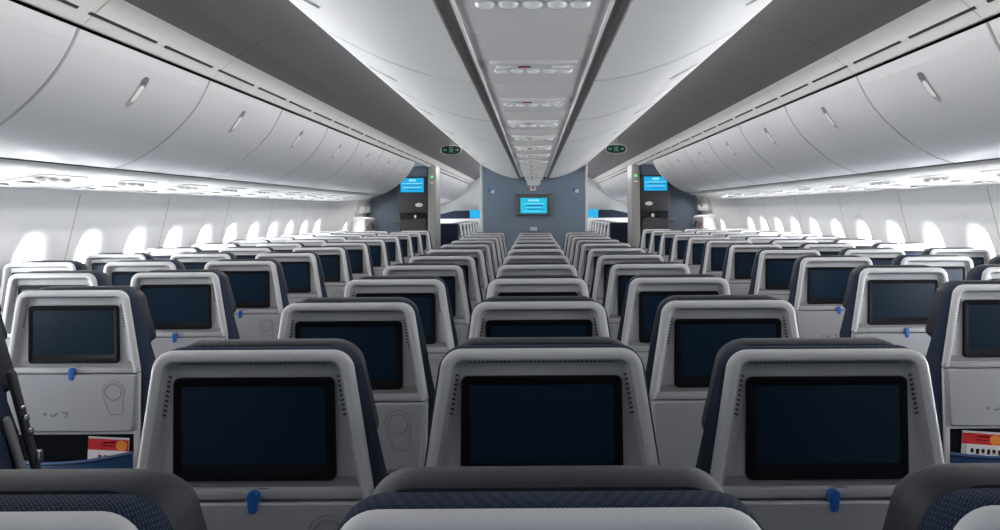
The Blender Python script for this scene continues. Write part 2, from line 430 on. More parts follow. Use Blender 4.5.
# magazines in the seat pockets
def magazine(seat, dx, dz, tilt, label, name='safety_card', kind=0):
    mb = MB()
    w, h = .125, .165
    mb.box(-w/2, w/2, -.0015, .0015, 0, h, M['paper'])
    y = -.0017
    def q(x0, x1, z0, z1, m): mb.add([(x0, y, z0), (x1, y, z0), (x1, y, z1), (x0, y, z1)], [(0,1,2,3)], m)
    if kind == 0:
        q(-w/2, w/2, h-.040, h-.006, M['red']); q(-.02, .03, h-.018, h-.014, M['paper']); q(-.02, .02, h-.028, h-.025, M['paper'])
        y = -.0019
        mb.add([(w/2-.022+.018*math.cos(k*.5236), y, h-.024+.016*math.sin(k*.5236)) for k in range(12)], [tuple(range(12))], M['orange'])
    else:
        q(-w/2, w/2, h-.052, h-.004, M['paper']); 
        for k in range(6): q(-w/2+.012+.017*k, -w/2+.022+.017*k, h-.022-.004*(k % 2), h-.010, M['red'])
    o = mb.build(name, None, False)
    l = seat.location
    o.location = (l.x+dx, l.y+.012-.005*kind, TOP+dz); o.rotation_euler = (0, math.radians(tilt), 0)
    tag(o, label, 'leaflet')
mL = SEATS['left', 1, 0]; mR = SEATS['right', 1, 0]
magazine(mL, .100, -.455-.165, 3, 'red leaflet with orange spot in seat pocket at the lower left', 'leaflet', 0)
magazine(mL, .118, -.500-.165, 4, 'white and red leaflet in front of red leaflet, lower left pocket', 'leaflet', 1)
magazine(mR, -.095, -.455-.165, 4, 'red leaflet in seat pocket at the lower right edge', 'leaflet', 0)
magazine(mR, -.085, -.498-.165, 4, 'white and red leaflet in front of red leaflet, lower right pocket', 'leaflet', 1)

# ------------------------------------------------------------------ cabin shell
Y0, Y1 = -1.3, 21.6
def wx(z):
    pts = [(-1.40, 2.46), (-1.0, 2.60), (-.62, 2.635), (-.273, 2.598), (.105, 2.505), (.30, 2.42)]
    for (a, xa), (b, xb) in zip(pts, pts[1:]):
        if z <= b: return xa + (xb-xa)*(z-a)/(b-a)
    return pts[-1][1]
mb = MB(); mb.box(-2.62, 2.62, Y0, Y1, -.05, 0, M['floor']); tag(mb.build('floor', None, False), kind='structure')
WD = [4.61 + FR*k for k in range(-9, 11)]            # windows along the cabin
DOOR = [12.33]
WD2 = [14.6 + FR*k for k in range(11)]
WZ = -.352; WHH = .222; WHW = .108
def cell_angles(hw, z0, z1):
    ang = [2*math.pi*k/36 for k in range(36)]
    for cx, cz in ((hw, z1), (-hw, z1), (-hw, z0), (hw, z0)): ang.append(math.atan2(cz, cx) % (2*math.pi))
    return sorted(set(round(a, 6) for a in ang))
win_n = 0
for side, sn in ((-1, 'left'), (1, 'right')):
    mb = MB()
    def strip(ya, yb, zs):
        rings = [[(side*wx(z), y, CAMZ+z) for z in zs] for y in (ya, yb)]
        mb.loft(rings, M['wall'], False)
    zc0, zc1 = -.62-WZ, .02-WZ
    zs_low = [-1.38, -1.2, -1.0, -.85, -.62]; zs_up = [.02, .06, .105, .2, .30]
    zmid = [-.62, -.5, -.4, -.273, -.15, -.06, .02]
    strip(Y0, Y1, zs_low); strip(Y0, Y1, zs_up)
    allw = sorted([(w, FR/2) for w in WD] + [(DOOR[0], .30)] + [(w, FR/2) for w in WD2])
    cur = Y0
    for w, hw in allw:
        if w-hw > cur+1e-4: strip(cur, w-hw, zmid)
        cur = w+hw
        sc = 1.0 if hw == FR/2 and w not in DOOR else .8
        angs = cell_angles(hw, zc0, zc1)
        def outer(a):
            c, s = math.cos(a), math.sin(a)
            t = min([hw/abs(c)] if abs(c) > 1e-6 else [9], default=9)[0] if False else None
            ts = []
            if abs(c) > 1e-6: ts.append(hw/abs(c))
            if s > 1e-6: ts.append(zc1/s)
            if s < -1e-6: ts.append(-zc0/-s if False else zc0/s)
            t = min(ts); return t*c, t*s
        def sup(a, rw, rh, n=3.0):
            c, s = math.cos(a), math.sin(a)
            # polar radius of a superellipse in the true direction of angle a
            t = (abs(c/rw)**n + abs(s/rh)**n)**(-1/n); return t*c, t*s
        def ringp(fn, dx, *args):
            out = []
            for a in angs:
                u, v = fn(a, *args); z = WZ+v
                out.append((side*(wx(z)+dx), w+u, CAMZ+z))
            return out
        rg = [ringp(outer, 0), ringp(sup, 0, .205*sc, .300*sc), ringp(sup, .005, .178*sc, .275*sc), ringp(sup, .014, .142*sc, .250*sc), ringp(sup, .028, WHW*sc+.014, (WHH+.012)*sc),
              ringp(sup, .034, WHW*sc+.008, (WHH+.008)*sc), ringp(sup, .048, WHW*sc+.004, (WHH+.004)*sc), ringp(sup, .056, WHW*sc+.004, WHH*sc+.004)]
        mb.loft(rg, M['wall'], True)
    if cur < Y1: strip(cur, Y1, zmid)
    # rubber seams between sidewall panels
    for k in range(-6, 7):
        ys = 4.95 + 2*FR*k
        if ys > 11.7 or ys < Y0: continue
        zz = [-.9, -.62, -.4, -.273, -.1, .02, .105]
        mb.loft([[(side*(wx(z)-.0015), y, CAMZ+z) for z in zz] for y in (ys-.003, ys+.003)], M['seam'], False)
    wall = tag(mb.build('wall_'+sn, None, True, 40), kind='structure')
    for w, hw in allw:
        sc = 1.0 if w not in DOOR else .8
        mb2 = MB(); win_n += 1
        pl = [(u*1.05, v*1.05) for u, v in [(math.copysign(abs(math.cos(a))**.74, math.cos(a))*WHW*sc, math.copysign(abs(math.sin(a))**.74, math.sin(a))*WHH*sc) for a in [2*math.pi*k/28 for k in range(28)]]]
        mb2.add([(side*(wx(WZ+v)+.050), w+u, CAMZ+WZ+v) for u, v in pl], [tuple(range(28))], M['pane'])
        tag(mb2.build('window_%d' % win_n, None, False), kind='structure')

# roof skin that closes the cabin above the bins
mb = MB()
rp = []
for k in range(21):
    a = math.pi*k/20; rp.append((2.42*math.cos(a), CAMZ+.30+.72*math.sin(a)))
mb.loft([[(x, y, z) for x, z in rp] for y in (Y0, Y1)], M['gap'], False)
tag(mb.build('roof'), kind='structure')
mb = MB(); mb.add([(-2.66, Y0, 0), (2.66, Y0, 0), (2.66, Y0, 2.6), (-2.66, Y0, 2.6)], [(0,1,2,3)], M['bulk']); tag(mb.build('wall_back_added', None, False), kind='structure')  # unseen end wall added close by, to cut light from behind the camera
mb = MB(); mb.box(-2.66, 2.66, Y1, Y1+.05, 0, 2.6, M['trimw']); tag(mb.build('wall_far', None, False), kind='structure')

def smooth_profile(pts, n=4):
    out = []
    P = [Vector(p) for p in pts]
    for i in range(len(P)-1):
        a = P[max(i-1, 0)]; b = P[i]; c = P[i+1]; d = P[min(i+2, len(P)-1)]
        for k in range(n):
            t = k/n
            q = 0.5*((2*b)+(c-a)*t+(2*a-5*b+4*c-d)*t*t+(-a+3*b-3*c+d)*t**3); out.append((q.x, q.y))
    out.append(tuple(P[-1])); return out
# aisle ceilings
DZ = .016
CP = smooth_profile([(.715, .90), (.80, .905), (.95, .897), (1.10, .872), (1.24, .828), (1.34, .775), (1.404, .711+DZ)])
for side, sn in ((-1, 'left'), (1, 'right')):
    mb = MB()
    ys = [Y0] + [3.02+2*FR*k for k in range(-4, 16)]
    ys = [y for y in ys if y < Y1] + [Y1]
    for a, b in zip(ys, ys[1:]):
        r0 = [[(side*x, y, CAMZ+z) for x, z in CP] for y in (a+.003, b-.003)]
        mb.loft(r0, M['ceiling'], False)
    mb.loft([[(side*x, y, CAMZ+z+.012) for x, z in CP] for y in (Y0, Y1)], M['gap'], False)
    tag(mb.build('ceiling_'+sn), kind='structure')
    # valance over the outer bins
    VP = [(x, z+DZ) for x, z in [(1.402, .712), (1.410, .707), (1.422, .703), (1.467, .664), (1.512, .624), (1.520, .619), (1.545, .624), (1.60, .67)]]
    mb = MB(); mb.loft([[(side*x, y, CAMZ+z) for x, z in VP] for y in (Y0, Y1)], M['valance'], False)
    # joints every bin length
    for k in range(-4, 16):
        y = 3.02+2*FR*k
        mb.loft([[(side*(x-.001), yy, CAMZ+z-.001) for x, z in VP[2:5]] for yy in (y-.0025, y+.0025)], M['recess'], False)
    # thin shade line under the slots
    v = tag(mb.build('trim_'+('1' if side < 0 else '2')), kind='structure')
    sm = None
    for k in range(-6, 28):
        y = 3.02 + FR*k
        if sm is None:
            m2 = MB(); px, pz = 1.4790, .6525+DZ; tx, tz = .745, -.667
            a = .006
            c = [(px-tx*a, pz-tz*a), (px+tx*a, pz+tz*a)]
            nx, nz = -.667, -.745
            vs = []
            for yy in (-.03, .505):
                vs += [(side*(c[0][0]+nx*.0015), yy, CAMZ+c[0][1]+nz*.0015), (side*(c[1][0]+nx*.0015), yy, CAMZ+c[1][1]+nz*.0015)]
            m2.add(vs, [(0,1,3,2)], M['slot']); so = m2.build('vent_slot', v, False); sm = so.data
        else:
            so = bpy.data.objects.new('vent_slot', sm); COL.objects.link(so); so.parent = v
        so.location = (0, y, 0)

# ------------------------------------------------------------------ overhead bins
OBP = smooth_profile([(x, z+DZ) for x, z in [(1.530, .606), (1.556, .548), (1.596, .480), (1.645, .418), (1.705, .358), (1.79, .288), (1.89, .228), (1.985, .194)]])
CBP = smooth_profile([(.190, .396), (.25, .402), (.33, .420), (.44, .457), (.53, .499), (.61, .541), (.67, .581), (.708, .632), (.722, .69)])
def off(pr, d, side=1):
    out = []
    for i, p in enumerate(pr):
        a = Vector(pr[max(i-1, 0)]); b = Vector(pr[min(i+1, len(pr)-1)]); t = (b-a).normalized(); n = Vector((t.y, -t.x))*side
        out.append((p[0]+n.x*d, p[1]+n.y*d))
    return out
def make_bin(pr, L, side, m, tmid, llen, lw, inward, placard, boxpts, vname):
    """bin whose shaped door runs 0..L along the cabin"""
    root = empty('overhead_bin'); g = .0050
    mb = MB()
    inn = off(pr, .022, inward)
    ys = [g, g+.006, L-g-.006, L-g]; ins = [.006, 0, 0, .006]
    rings = []
    for y, e in zip(ys, ins):
        o1 = off(pr, e, inward)
        loop = o1 + [inn[-1]] + inn[::-1][1:]
        rings.append([(side*x, y, CAMZ+z) for x, z in loop])
    mb.loft(rings[1:3], m, True, False, False)
    sl_ = M['seal'] if placard else M['seal2']
    mb.loft(rings[0:2], sl_, True, True, False); mb.loft(rings[2:4], sl_, True, False, True)
    mb.build('door', root)
    mb = MB()
    bp = inn + boxpts
    mb.loft([[(side*x, y, CAMZ+z) for x, z in bp] for y in (0.0, L)], M['gap'], True, True, True)
    mb.build('bin_body', root, False)
    # latch along the profile
    acc = [0]
    for a, b in zip(pr, pr[1:]): acc.append(acc[-1]+(Vector(b)-Vector(a)).length)
    def at(s):
        for i in range(len(pr)-1):
            if s <= acc[i+1]:
                t = (s-acc[i])/(acc[i+1]-acc[i]); a = Vector(pr[i]); b = Vector(pr[i+1]); p = a.lerp(b, t); tg = (b-a).normalized()
                return p, Vector((tg.y, -tg.x))*inward
        return Vector(pr[-1]), Vector((0, -1))
    sm = acc[-1]*tmid
    def patch(mb, s0, s1, w0, w1, dn, mt, n=8, taper=True):
        rings = []
        for k in range(n+1):
            t = k/n; s = s0+(s1-s0)*t; p, nn = at(s); e = (1-abs(2*t-1)**7)**.5 if taper else 1
            w = max(.0015, (w0+(w1-w0)*t)*e)
            q = p-nn*dn
            rings.append([(side*q.x, L/2-w, CAMZ+q.y), (side*q.x, L/2+w, CAMZ+q.y)])
        mb.loft(rings, mt, False)
    mb = MB(); patch(mb, sm-llen/2, sm+llen/2, lw, lw*.8, .0012, M['recess'])
    la = mb.build('latch', root)
    mb = MB(); patch(mb, sm-llen/2+.040, sm+llen/2-.030, lw*.62, lw*.5, .004, M['bead'])
    mb.build('paddle', la)
    mb = MB(); patch(mb, sm-llen/2+.003, sm-llen/2+.042, lw*.8, lw*.8, .0025, M['legs']); mb.build('keyhole', la)
    if placard:
        for yp, wd in ((.18, .055), (.86, .05)):
            mb = MB(); rings = []
            for s in (.040, .060):
                p, nn = at(s); q = p-nn*.0012; rings.append([(side*q.x, yp-wd, CAMZ+q.y), (side*q.x, yp+wd, CAMZ+q.y)])
            mb.loft(rings, M['placard'], False); mb.build('placard', root)
        mb = MB(); p, nn = at(.052); q = p-nn*.0008
        mb.tube([(side*q.x, .01, CAMZ+q.y), (side*q.x, L-.01, CAMZ+q.y)], .0011, M['placard'], 5); mb.build('groove', root)
    return root
LB = 2*FR
for side, sn in ((-1, 'left'), (1, 'right')):
    pr = None; cnt = 0
    for k in range(-2, 7):
        y = 3.02 + LB*k
        cnt += k > -2
        lab = f'white curved overhead bin above the {sn} windows, {ORD[cnt]} from camera' if k > -2 else f'white curved overhead bin above the {sn} windows, just outside the picture edge'
        if pr is None:
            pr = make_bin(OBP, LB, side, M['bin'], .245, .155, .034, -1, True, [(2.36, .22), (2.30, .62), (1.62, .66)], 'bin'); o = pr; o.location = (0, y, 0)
        else: o = copy_tree(pr, (0, y, 0))
        tag(o, lab, 'overhead bin', f'overhead bins along the {sn} wall')
    for k in range(6):
        o = copy_tree(pr, (0, 14.0+LB*k, 0)); tag(o, f'white overhead bin in the far cabin beyond the {sn} door, {ORD[k+1]} of its line', 'overhead bin', f'far cabin overhead bins on the {sn}')
    pr = None; cnt = 0
    for k in range(-2, 8):
        y = 2.75 + LB*k
        L = LB
        if y+L > 11.55: continue
        cnt += k > -2
        lab = f'white overhead bin on the {sn} side of the central ceiling strip, {ORD[cnt]} from camera' if k > -2 else f'white overhead bin {sn} of the central ceiling strip, just above the picture edge'
        if pr is None:
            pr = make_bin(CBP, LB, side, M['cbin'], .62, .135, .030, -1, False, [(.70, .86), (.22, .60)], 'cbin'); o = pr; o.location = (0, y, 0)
        else: o = copy_tree(pr, (0, y, 0))
        tag(o, lab, 'overhead bin', f'centre overhead bins, {sn} side')
# centre ceiling strip
mb = MB()
zc = .392
mb.box(-.20, .20, -.5, 11.6, CAMZ+zc+.05, CAMZ+zc+.06, M['gap'])
ys = [-.5] + [2.41-PITCH/2+PITCH*k for k in range(-2, 12)]
for a, b in zip(ys, ys[1:]):
    pp = [(-.1485, zc+.003), (-.10, zc), (0, zc-.001), (.10, zc), (.1485, zc+.003)]
    e = .004
    mb.loft([[(x, yy, CAMZ+z+dz) for x, z in pp] for yy, dz in ((a+e, .004), (a+e+.006, 0), (b-e-.006, 0), (b-e, .004))], M['panel'], False)
mb.box(-.150, .150, -.5, 11.6, CAMZ+zc+.010, CAMZ+zc+.02, M['gap'])
for sx in (-1, 1):
    mb.loft([[(sx*x, y, CAMZ+z) for x, z in ((.151, zc), (.158, zc+.022), (.178, zc+.022), (.196, zc+.008))] for y in (-.5, 11.6)], M['groove'], False)
for sx in (-1, 1):
    mb.tube([(sx*.151, -.5, CAMZ+zc), (sx*.151, 11.6, CAMZ+zc)], .0045, M['bead'], 8)
tag(mb.build('trim_3'), kind='structure')
# stretch of upper wall between the outer bins and the wall over the door
# reading light panels
def make_psu(wing=True):
    root = empty('reading_light_panel')
    mb = MB(); rbox(mb, -.115, .115, -.065, .065, -.010, .004, .005, M['panel'], 2); mb.build('base_plate', root)
    for i, x in enumerate((-.088, -.045, 0, .045, .088)):
        mb = MB(); rings = []
        for k in range(5):
            r = .0155*math.cos(k*math.pi/2/4.2); z = -.010-.012*math.sin(k*math.pi/2/4)
            rings.append([(x+r*1.25*math.cos(2*math.pi*j/14), .032+r*math.sin(2*math.pi*j/14), z) for j in range(14)])
        mb.loft(rings, M['lamp'], True, True, True); mb.build('reading_light', root)
    for sx in (-1, 1):
        mb = MB()
        mb.loft([P for P in [[(sx*(.070+u*.02), -.022+v*.016, -.010-dz*(.4+.6*(u > 0))) for u, v in rpoly([(-1, -.2), (-1, .3), (1.6, 1), (1.3, -1)], [.3]*4, 3)] for dz in (0, .008)]], M['lamp'], True, True, True)
        mb.build('call_button', root)
    mb = MB(); mb.box(-.040, -.006, -.034, -.020, -.0135, -.009, M['dgrey']); mb.box(-.028, -.018, -.035, -.028, -.0142, -.009, M['red']); mb.build('seat_belt_sign', root, False)
    return root
ps = None; cnt = 0
for k in range(-1, 12):
    y = 2.41 + PITCH*k
    if y > 11.4: continue
    cnt += 1
    if ps is None: ps = make_psu(); o = ps; o.location = (0, y, CAMZ+zc)
    else: o = copy_tree(ps, (0, y, CAMZ+zc))
    tag(o, f'pale reading light panel under the central ceiling strip, {ORD[cnt]} from camera', 'light panel', 'reading light panels in the centre strip')

# service channel under the outer bins
UP = [(x, z+DZ) for x, z in [(2.005, .190), (2.02, .176), (2.10, .158), (2.25, .135), (2.40, .115), (2.495, .107), (2.52, .112)]]
for side, sn in ((-1, 'left'), (1, 'right')):
    mb = MB()
    mb.loft([[(side*x, y, CAMZ+z) for x, z in UP] for y in (Y0, 11.6)], M['psu'], False)
    mb.loft([[(side*x, y, CAMZ+z) for x, z in UP] for y in (14.0, Y1)], M['psu'], False)
    # dark groove between bin lip and channel
    mb.loft([[(side*x, y, CAMZ+z) for x, z in ((1.975, .231), (2.03, .221))] for y in (Y0, 11.6)], M['gap'], False)
    k = 0; y = 1.8
    while y < 11.5:
        mb.loft([[(side*(2.02+.02*i), yy, CAMZ+.190-.0045*i) for i in range(3)] for yy in (y-.003, y+.003)], M['recess'], False); y += PITCH/2
    # closing strip up the wall over the door bay
    mb.loft([[(side*x, y, CAMZ+z) for x, z in ((2.42, .30), (2.2, .62), (1.60, .66))] for y in (11.6, 14.0)], M['white'], False)
    tag(mb.build('trim_'+('4' if side < 0 else '5')), kind='structure')
    cnt = 0; pp = None
    for k in range(-1, 11):
        y = 2.75-.25 + PITCH*k
        if y > 11.4 or y < 2: continue
        cnt += 1
        if pp is None:
            pp = empty('reading_light_panel')
            sl = -.023/.15
            m2 = MB(); rings = []
            pl = rpoly([(2.12, -.21), (2.12, .21), (2.42, .19), (2.42, -.19)], [.03]*4, 3)
            def uz(x): return .158+DZ-(x-2.10)*.153-.003
            m2.loft([[(side*x, v, CAMZ+uz(x)+dz) for x, v in pl] for dz in (.004, -.0005)], M['psu'], True, True, True)
            m2.build('base_plate', pp)
            for i, v in enumerate((-.11, 0, .11)):
                m3 = MB(); x = 2.19
                m3.loft([[(side*(x+r*math.cos(2*math.pi*j/12)), v+r*1.2*math.sin(2*math.pi*j/12), CAMZ+uz(x)-dz) for j in range(12)] for r, dz in ((.026, .002), (.026, .008), (.019, .016), (.009, .019))], M['lamp'], True, True, True)
                m3.build('reading_light', pp)
            m3 = MB(); m3.box(min(side*2.27, side*2.30), max(side*2.27, side*2.30), -.09, .05, CAMZ+uz(2.29)-.006, CAMZ+uz(2.29)-.001, M['placard']); m3.build('grille', pp, False)
            m3 = MB(); m3.box(min(side*2.34, side*2.36), max(side*2.34, side*2.36), -.16, -.08, CAMZ+uz(2.35)-.006, CAMZ+uz(2.35)-.001, M['recess']); m3.build('seat_belt_sign', pp, False)
            o = pp; o.location = (0, y, 0)
        else: o = copy_tree(pp, (0, y, 0))
        tag(o, f'white reading light panel under the {sn} wall bins, {ORD[cnt]} from camera', 'light panel', f'reading light panels along the {sn} wall')

# ------------------------------------------------------------------ centre bulkhead
BD = 11.6; BW = .672
mb = MB()
mb.box(-BW, BW, BD, BD+.04, 0, CAMZ+.89, M['bulk'])
mb.box(-BW, BW, BD+.04, 13.6, 0, CAMZ+.89, M['trimw'])
tag(mb.build('wall_front', None, False), kind='structure')
for i, sx in enumerate((-1, 1)):
    mb = MB(); rbox(mb, sx*(BW+.008)-.018, sx*(BW+.008)+.018, BD-.012, BD+.06, 0, CAMZ+.89, .006, M['trimw'], 2); tag(mb.build('trim_%d' % (6+i)), kind='structure')
def screen_face(mb, x0, x1, z0, z1, y, lines, m):
    mb.add([(x0, y, z0), (x1, y, z0), (x1, y, z1), (x0, y, z1)], [(0,1,2,3)], m)
    W, H = x1-x0, z1-z0
    for (a, b, c, d, mm) in lines:
        mb.add([(x0+W*a, y-.0015, z0+H*c), (x0+W*b, y-.0015, z0+H*c), (x0+W*b, y-.0015, z0+H*d), (x0+W*a, y-.0015, z0+H*d)], [(0,1,2,3)], mm)
r = empty('wall_monitor', (0, BD, CAMZ))
s = BD/896
def px(x): return (x-534)*s
def pz(y): return (210-y)*s
mb = MB()
fr = lambda i: rpoly([(px(516)+i, pz(216)+i), (px(516)+i, pz(194.3)-i), (px(551.5)-i, pz(194.3)-i), (px(551.5)-i, pz(216)+i)], [.012]*4, 3)
mb.loft([P3(fr(0), 0), P3(fr(0), -.06), P3(fr(.012), -.07), P3(fr(.03), -.07), P3(fr(.035), -.064)], M['dgrey'], True, True, True); mb.build('frame', r)
mb = MB(); screen_face(mb, px(520.6), px(546.8), pz(213.2), pz(198), -.066,
    [(.30, .72, .78, .90, M['scrtext']), (.22, .86, .46, .53, M['scrdark']), (.10, .90, .60, .64, M['scrtext']), (.26, .86, .24, .29, M['scrdark']), (.10, .8, .12, .15, M['scrtext']), (.2, .8, .36, .39, M['scrtext'])], M['screen2']); mb.build('display', r, False)
tag(r, 'wall monitor with bright cyan screen on the blue centre bulkhead', 'monitor')
r = empty('camera_housing', (0, BD, CAMZ)); mb = MB()
c = lambda i: rpoly([(px(527.5)+i, pz(186)+i), (px(526)+i, pz(177)-i), (px(541.5)-i, pz(177)-i), (px(540)-i, pz(186)+i)], [.03, .008, .008, .03], 4)
mb.loft([P3(c(0), 0), P3(c(0), -.13), P3(c(.012), -.15)], M['white'], True, True, True); mb.build('housing', r)
mb = MB(); cx_, cz_ = px(530), pz(182)
mb.loft([[(cx_+rr*math.cos(2*math.pi*k/14), yy, cz_+rr*math.sin(2*math.pi*k/14)) for k in range(14)] for rr, yy in ((.022, -.14), (.022, -.16), (.012, -.165))], M['lamp'], True, True, True); mb.build('lens', r)
tag(r, 'white box fixture at the top of the centre bulkhead', 'fixture')
r = empty('indicator_sign', (0, BD, CAMZ)); mb = MB(); rbox(mb, px(530.3), px(536), -.05, 0, pz(190.6), pz(186.4), .006, M['white'], 2); mb.build('plate', r)
mb = MB(); mb.box(px(532), px(534.6), -.053, -.04, pz(189), pz(187), M['red']); mb.build('symbol', r, False)
tag(r, 'small white sign with red symbol above the centre wall monitor', 'sign')
mb = MB(); rbox(mb, px(530), px(537), BD-.02, BD, CAMZ+pz(231), CAMZ+pz(227), .005, M['trimw'], 2); tag(mb.build('wall_plate'), 'small pale plate low on bulkhead under the wall monitor', 'wall plate')
for a, b, nm in ((488.2, 494.6, 'left'), (572.4, 578.6, 'right')):
    r = empty('placard_sign', (0, BD, CAMZ)); mid = a+(b-a)*.55
    mb = MB(); mb.box(px(a), px(mid), -.012, 0, pz(191.6), pz(188.2), M['signblue']); mb.build('symbol_plate', r, False)
    mb = MB(); rbox(mb, px(mid-.6), px(b), -.016, 0, pz(193), pz(189.6), .004, M['paper'], 2); mb.build('lamp_cover', r)
    tag(r, f'small blue and white sign on the {nm} part of the centre bulkhead', 'sign')

# ------------------------------------------------------------------ exit signs under the aisle ceilings
for side, sn in ((-1, 'left'), (1, 'right')):
    d = 10.3; sc_ = d/896; xc = side*82.5*sc_; zc_ = 60.5*sc_
    r = empty('exit_sign', (xc, d, CAMZ+zc_))
    def ov(w, h): return [(math.copysign(abs(math.cos(a))**.75, math.cos(a))*w, math.copysign(abs(math.sin(a))**.75, math.sin(a))*h) for a in [2*math.pi*k/32 for k in range(32)]]
    mb = MB(); mb.loft([P3(ov(.122, .058), .03), P3(ov(.122, .058), .0), P3(ov(.116, .052), -.006), P3(ov(.112, .048), -.004)], M['post'], True, True, True); mb.build('frame', r)
    mb = MB(); mb.loft([P3(ov(.111, .047), -.003), P3(ov(.111, .047), -.0055)], M['exit'], True, False, True); mb.build('face', r)
    mb = MB(); y = -.0068
    def poly(pl): mb.add([(x, y, z) for x, z in pl], [tuple(range(len(pl)))], M['exitfig'])
    poly([(-.022, -.034), (-.022, .034), (-.017, .034), (-.017, -.034)]); poly([(.017, -.034), (.017, .034), (.022, .034), (.022, -.034)]); poly([(-.022, .030), (.022, .030), (.022, .034), (-.022, .034)])
    poly([(.004+.006*math.cos(k), .020+.006*math.sin(k)) for k in range(6)])
    poly([(-.008, .010), (.006, .013), (.012, .002), (.006, -.004), (.012, -.028), (.005, -.028), (-.002, -.010), (-.010, -.022), (-.015, -.018), (-.004, 0)])
    for q in (-1, 1):
        poly([(q*.092, 0), (q*.072, .016), (q*.072, .006), (q*.050, .006), (q*.050, -.006), (q*.072, -.006), (q*.072, -.016)])
    mb.build('pictogram', r, False)
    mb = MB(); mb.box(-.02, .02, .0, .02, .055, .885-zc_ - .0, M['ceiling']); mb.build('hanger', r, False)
    tag(r, f'dark green oval running-man exit sign hanging over the {sn} aisle', 'exit sign')

# ------------------------------------------------------------------ partitions and cabinets beside the doors
for side, sn in ((-1, 'left'), (1, 'right')):
    f = side
    D = 13.3; s = D/896
    def X(p): return f*(534-p)*s            # p measured on the left half, mirrored for the right
    def bx(mb, a, b, y0, y1, z0, z1, m, r_=0): 
        xa, xb = sorted((X(a), X(b)))
        if r_: rbox(mb, xa, xb, y0, y1, z0, z1, r_, m, 2)
        else: mb.box(xa, xb, y0, y1, z0, z1, m)
    mb = MB(); xa, xb = sorted((f*1.43, f*2.70)); mb.box(xa, xb, 13.62, 13.70, 0, CAMZ+.66, M['navy']); tag(mb.build('partition_wall', None, False), kind='structure')
    mb = MB(); xa, xb = sorted((f*1.425, f*1.545)); rbox(mb, xa, xb, 13.05, 13.62, 0, CAMZ+.655, .01, M['post'], 2)
    po = mb.build('partition_post'); tag(po, f'grey upright post beside the black cabinet at the {sn} door', 'post')
    mb = MB(); cx_ = f*1.486; cz_ = pz(177.3)*D/BD
    rbox(mb, cx_-.020, cx_+.020, 13.04, 13.055, CAMZ+.475, CAMZ+.51, .004, M['signgreen'], 2); mb.build('green_light', po)
    mb = MB(); rbox(mb, cx_-.03, cx_+.03, 13.04, 13.055, CAMZ+.40, CAMZ+.415, .003, M['paper'], 2); mb.build('label_plate', po)
    r = empty('monitor_cabinet', (0, 13.1, CAMZ))
    mb = MB(); xa, xb = sorted((f*1.552, f*1.985)); rbox(mb, xa, xb, 0, .51, -.03, .50, .012, M['black'], 2); mb.build('upper_case', r)
    mb = MB(); mb.box(xa+.02, xb-.02, .06, .51, .50, .655, M['navy']); mb.build('top_filler', r, False)
    mb = MB(); xs = sorted((f*1.60, f*1.955)); rbox(mb, xs[0], xs[1], -.012, .01, .265, .485, .008, M['bezel'], 2); sd = mb.build('monitor', r)
    mb = MB(); screen_face(mb, xs[0]+.008, xs[1]-.008, .272, .478, -.013,
        [(.36, .66, .76, .92, M['scrtext']), (.06, .94, .58, .64, M['scrtext']), (.2, .96, .48, .52, M['scrdark']), (.08, .9, .30, .35, M['scrtext']), (.3, .9, .18, .22, M['scrdark'])], M['screen']); mb.build('display', sd, False)
    mb = MB(); xc = f*1.68
    mb.loft([[(xc+.055*k_*math.cos(2*math.pi*k/16), yy, .085+.030*k_*math.sin(2*math.pi*k/16)) for k in range(16)] for k_, yy in ((1, .0), (1, -.006), (.9, -.008))], M['trimw'], True, True, True); mb.build('badge', r)
    mb = MB(); mb.box(xa+.01, xb-.01, .10, .51, -.14, -.03, M['slot'])
    mb.tube([(f*1.74, .06, -.12), (f*1.74, .06, -.06)], .028, M['steel'], 10); mb.tube([(f*1.66, .08, -.09), (f*1.86, .08, -.09)], .012, M['black'], 8); mb.build('tap_niche', r)
    mb = MB()
    lo = lambda i: rpoly([(f*1.56+f*i, -1.38), (f*1.56+f*i, -.10-i), (f*1.97-f*i, -.13-i), (f*1.97-f*i, -1.38)], [.001, .06, .06, .001], 5)
    mb.loft([P3(lo(0), .51), P3(lo(0), .02), P3(lo(.015), 0)], M['black'], True, True, True); mb.build('lower_case', r)
    tag(r, f'black cabinet with blue screen by the {sn} exit door', 'cabinet')
    mb = MB(); xs = sorted((f*2.03, f*2.14)); rbox(mb, xs[0], xs[1], 13.595, 13.62, CAMZ-.19, CAMZ-.135, .005, M['post'], 2); tag(mb.build('wall_plate'), f'small grey plate on navy wall beside the {sn} black cabinet', 'wall plate')
    # low dark partition behind the last far row
    mb = MB(); xs = sorted((f*1.215, f*2.45)); rbox(mb, xs[0], xs[1], 14.32, 14.55, 0, TOP+.03, .03, M['deep'], 3); tag(mb.build('low_partition'), f'low black divider in front of the far seats, {sn} side', 'divider')
    # door with its lining
    r = empty('door_'+('1' if side < 0 else '2'), (0, 0, 0)); r['kind'] = 'structure'
    mb = MB()
    def dl(i): return rpoly([(12.62+i, -1.38), (12.62+i, -.08-i), (13.5-i, -.10-i), (13.5-i, -1.38)], [.002, .06, .06, .002], 5)
    mb.loft([[(f*x, u, CAMZ+v) for u, v in dl(i)] for i, x in ((0, 2.66), (0, 2.42), (.02, 2.385), (.05, 2.375))], M['cream'], True, True, True); mb.build('slide_cover', r)
    mb = MB(); mb.loft([[(f*x, u, CAMZ+v) for u, v in rpoly([(11.9, -.06), (11.9, .30), (13.6, .30), (13.6, -.06)], [.05]*4, 4)] for x in (2.62, 2.50, 2.49)], M['cream'], True, True, True) if False else None
    def ul(i): return rpoly([(12.72+i, -.03+i), (12.72+i, .16-i), (13.55-i, .16-i), (13.55-i, -.03+i)], [.03]*4, 4)
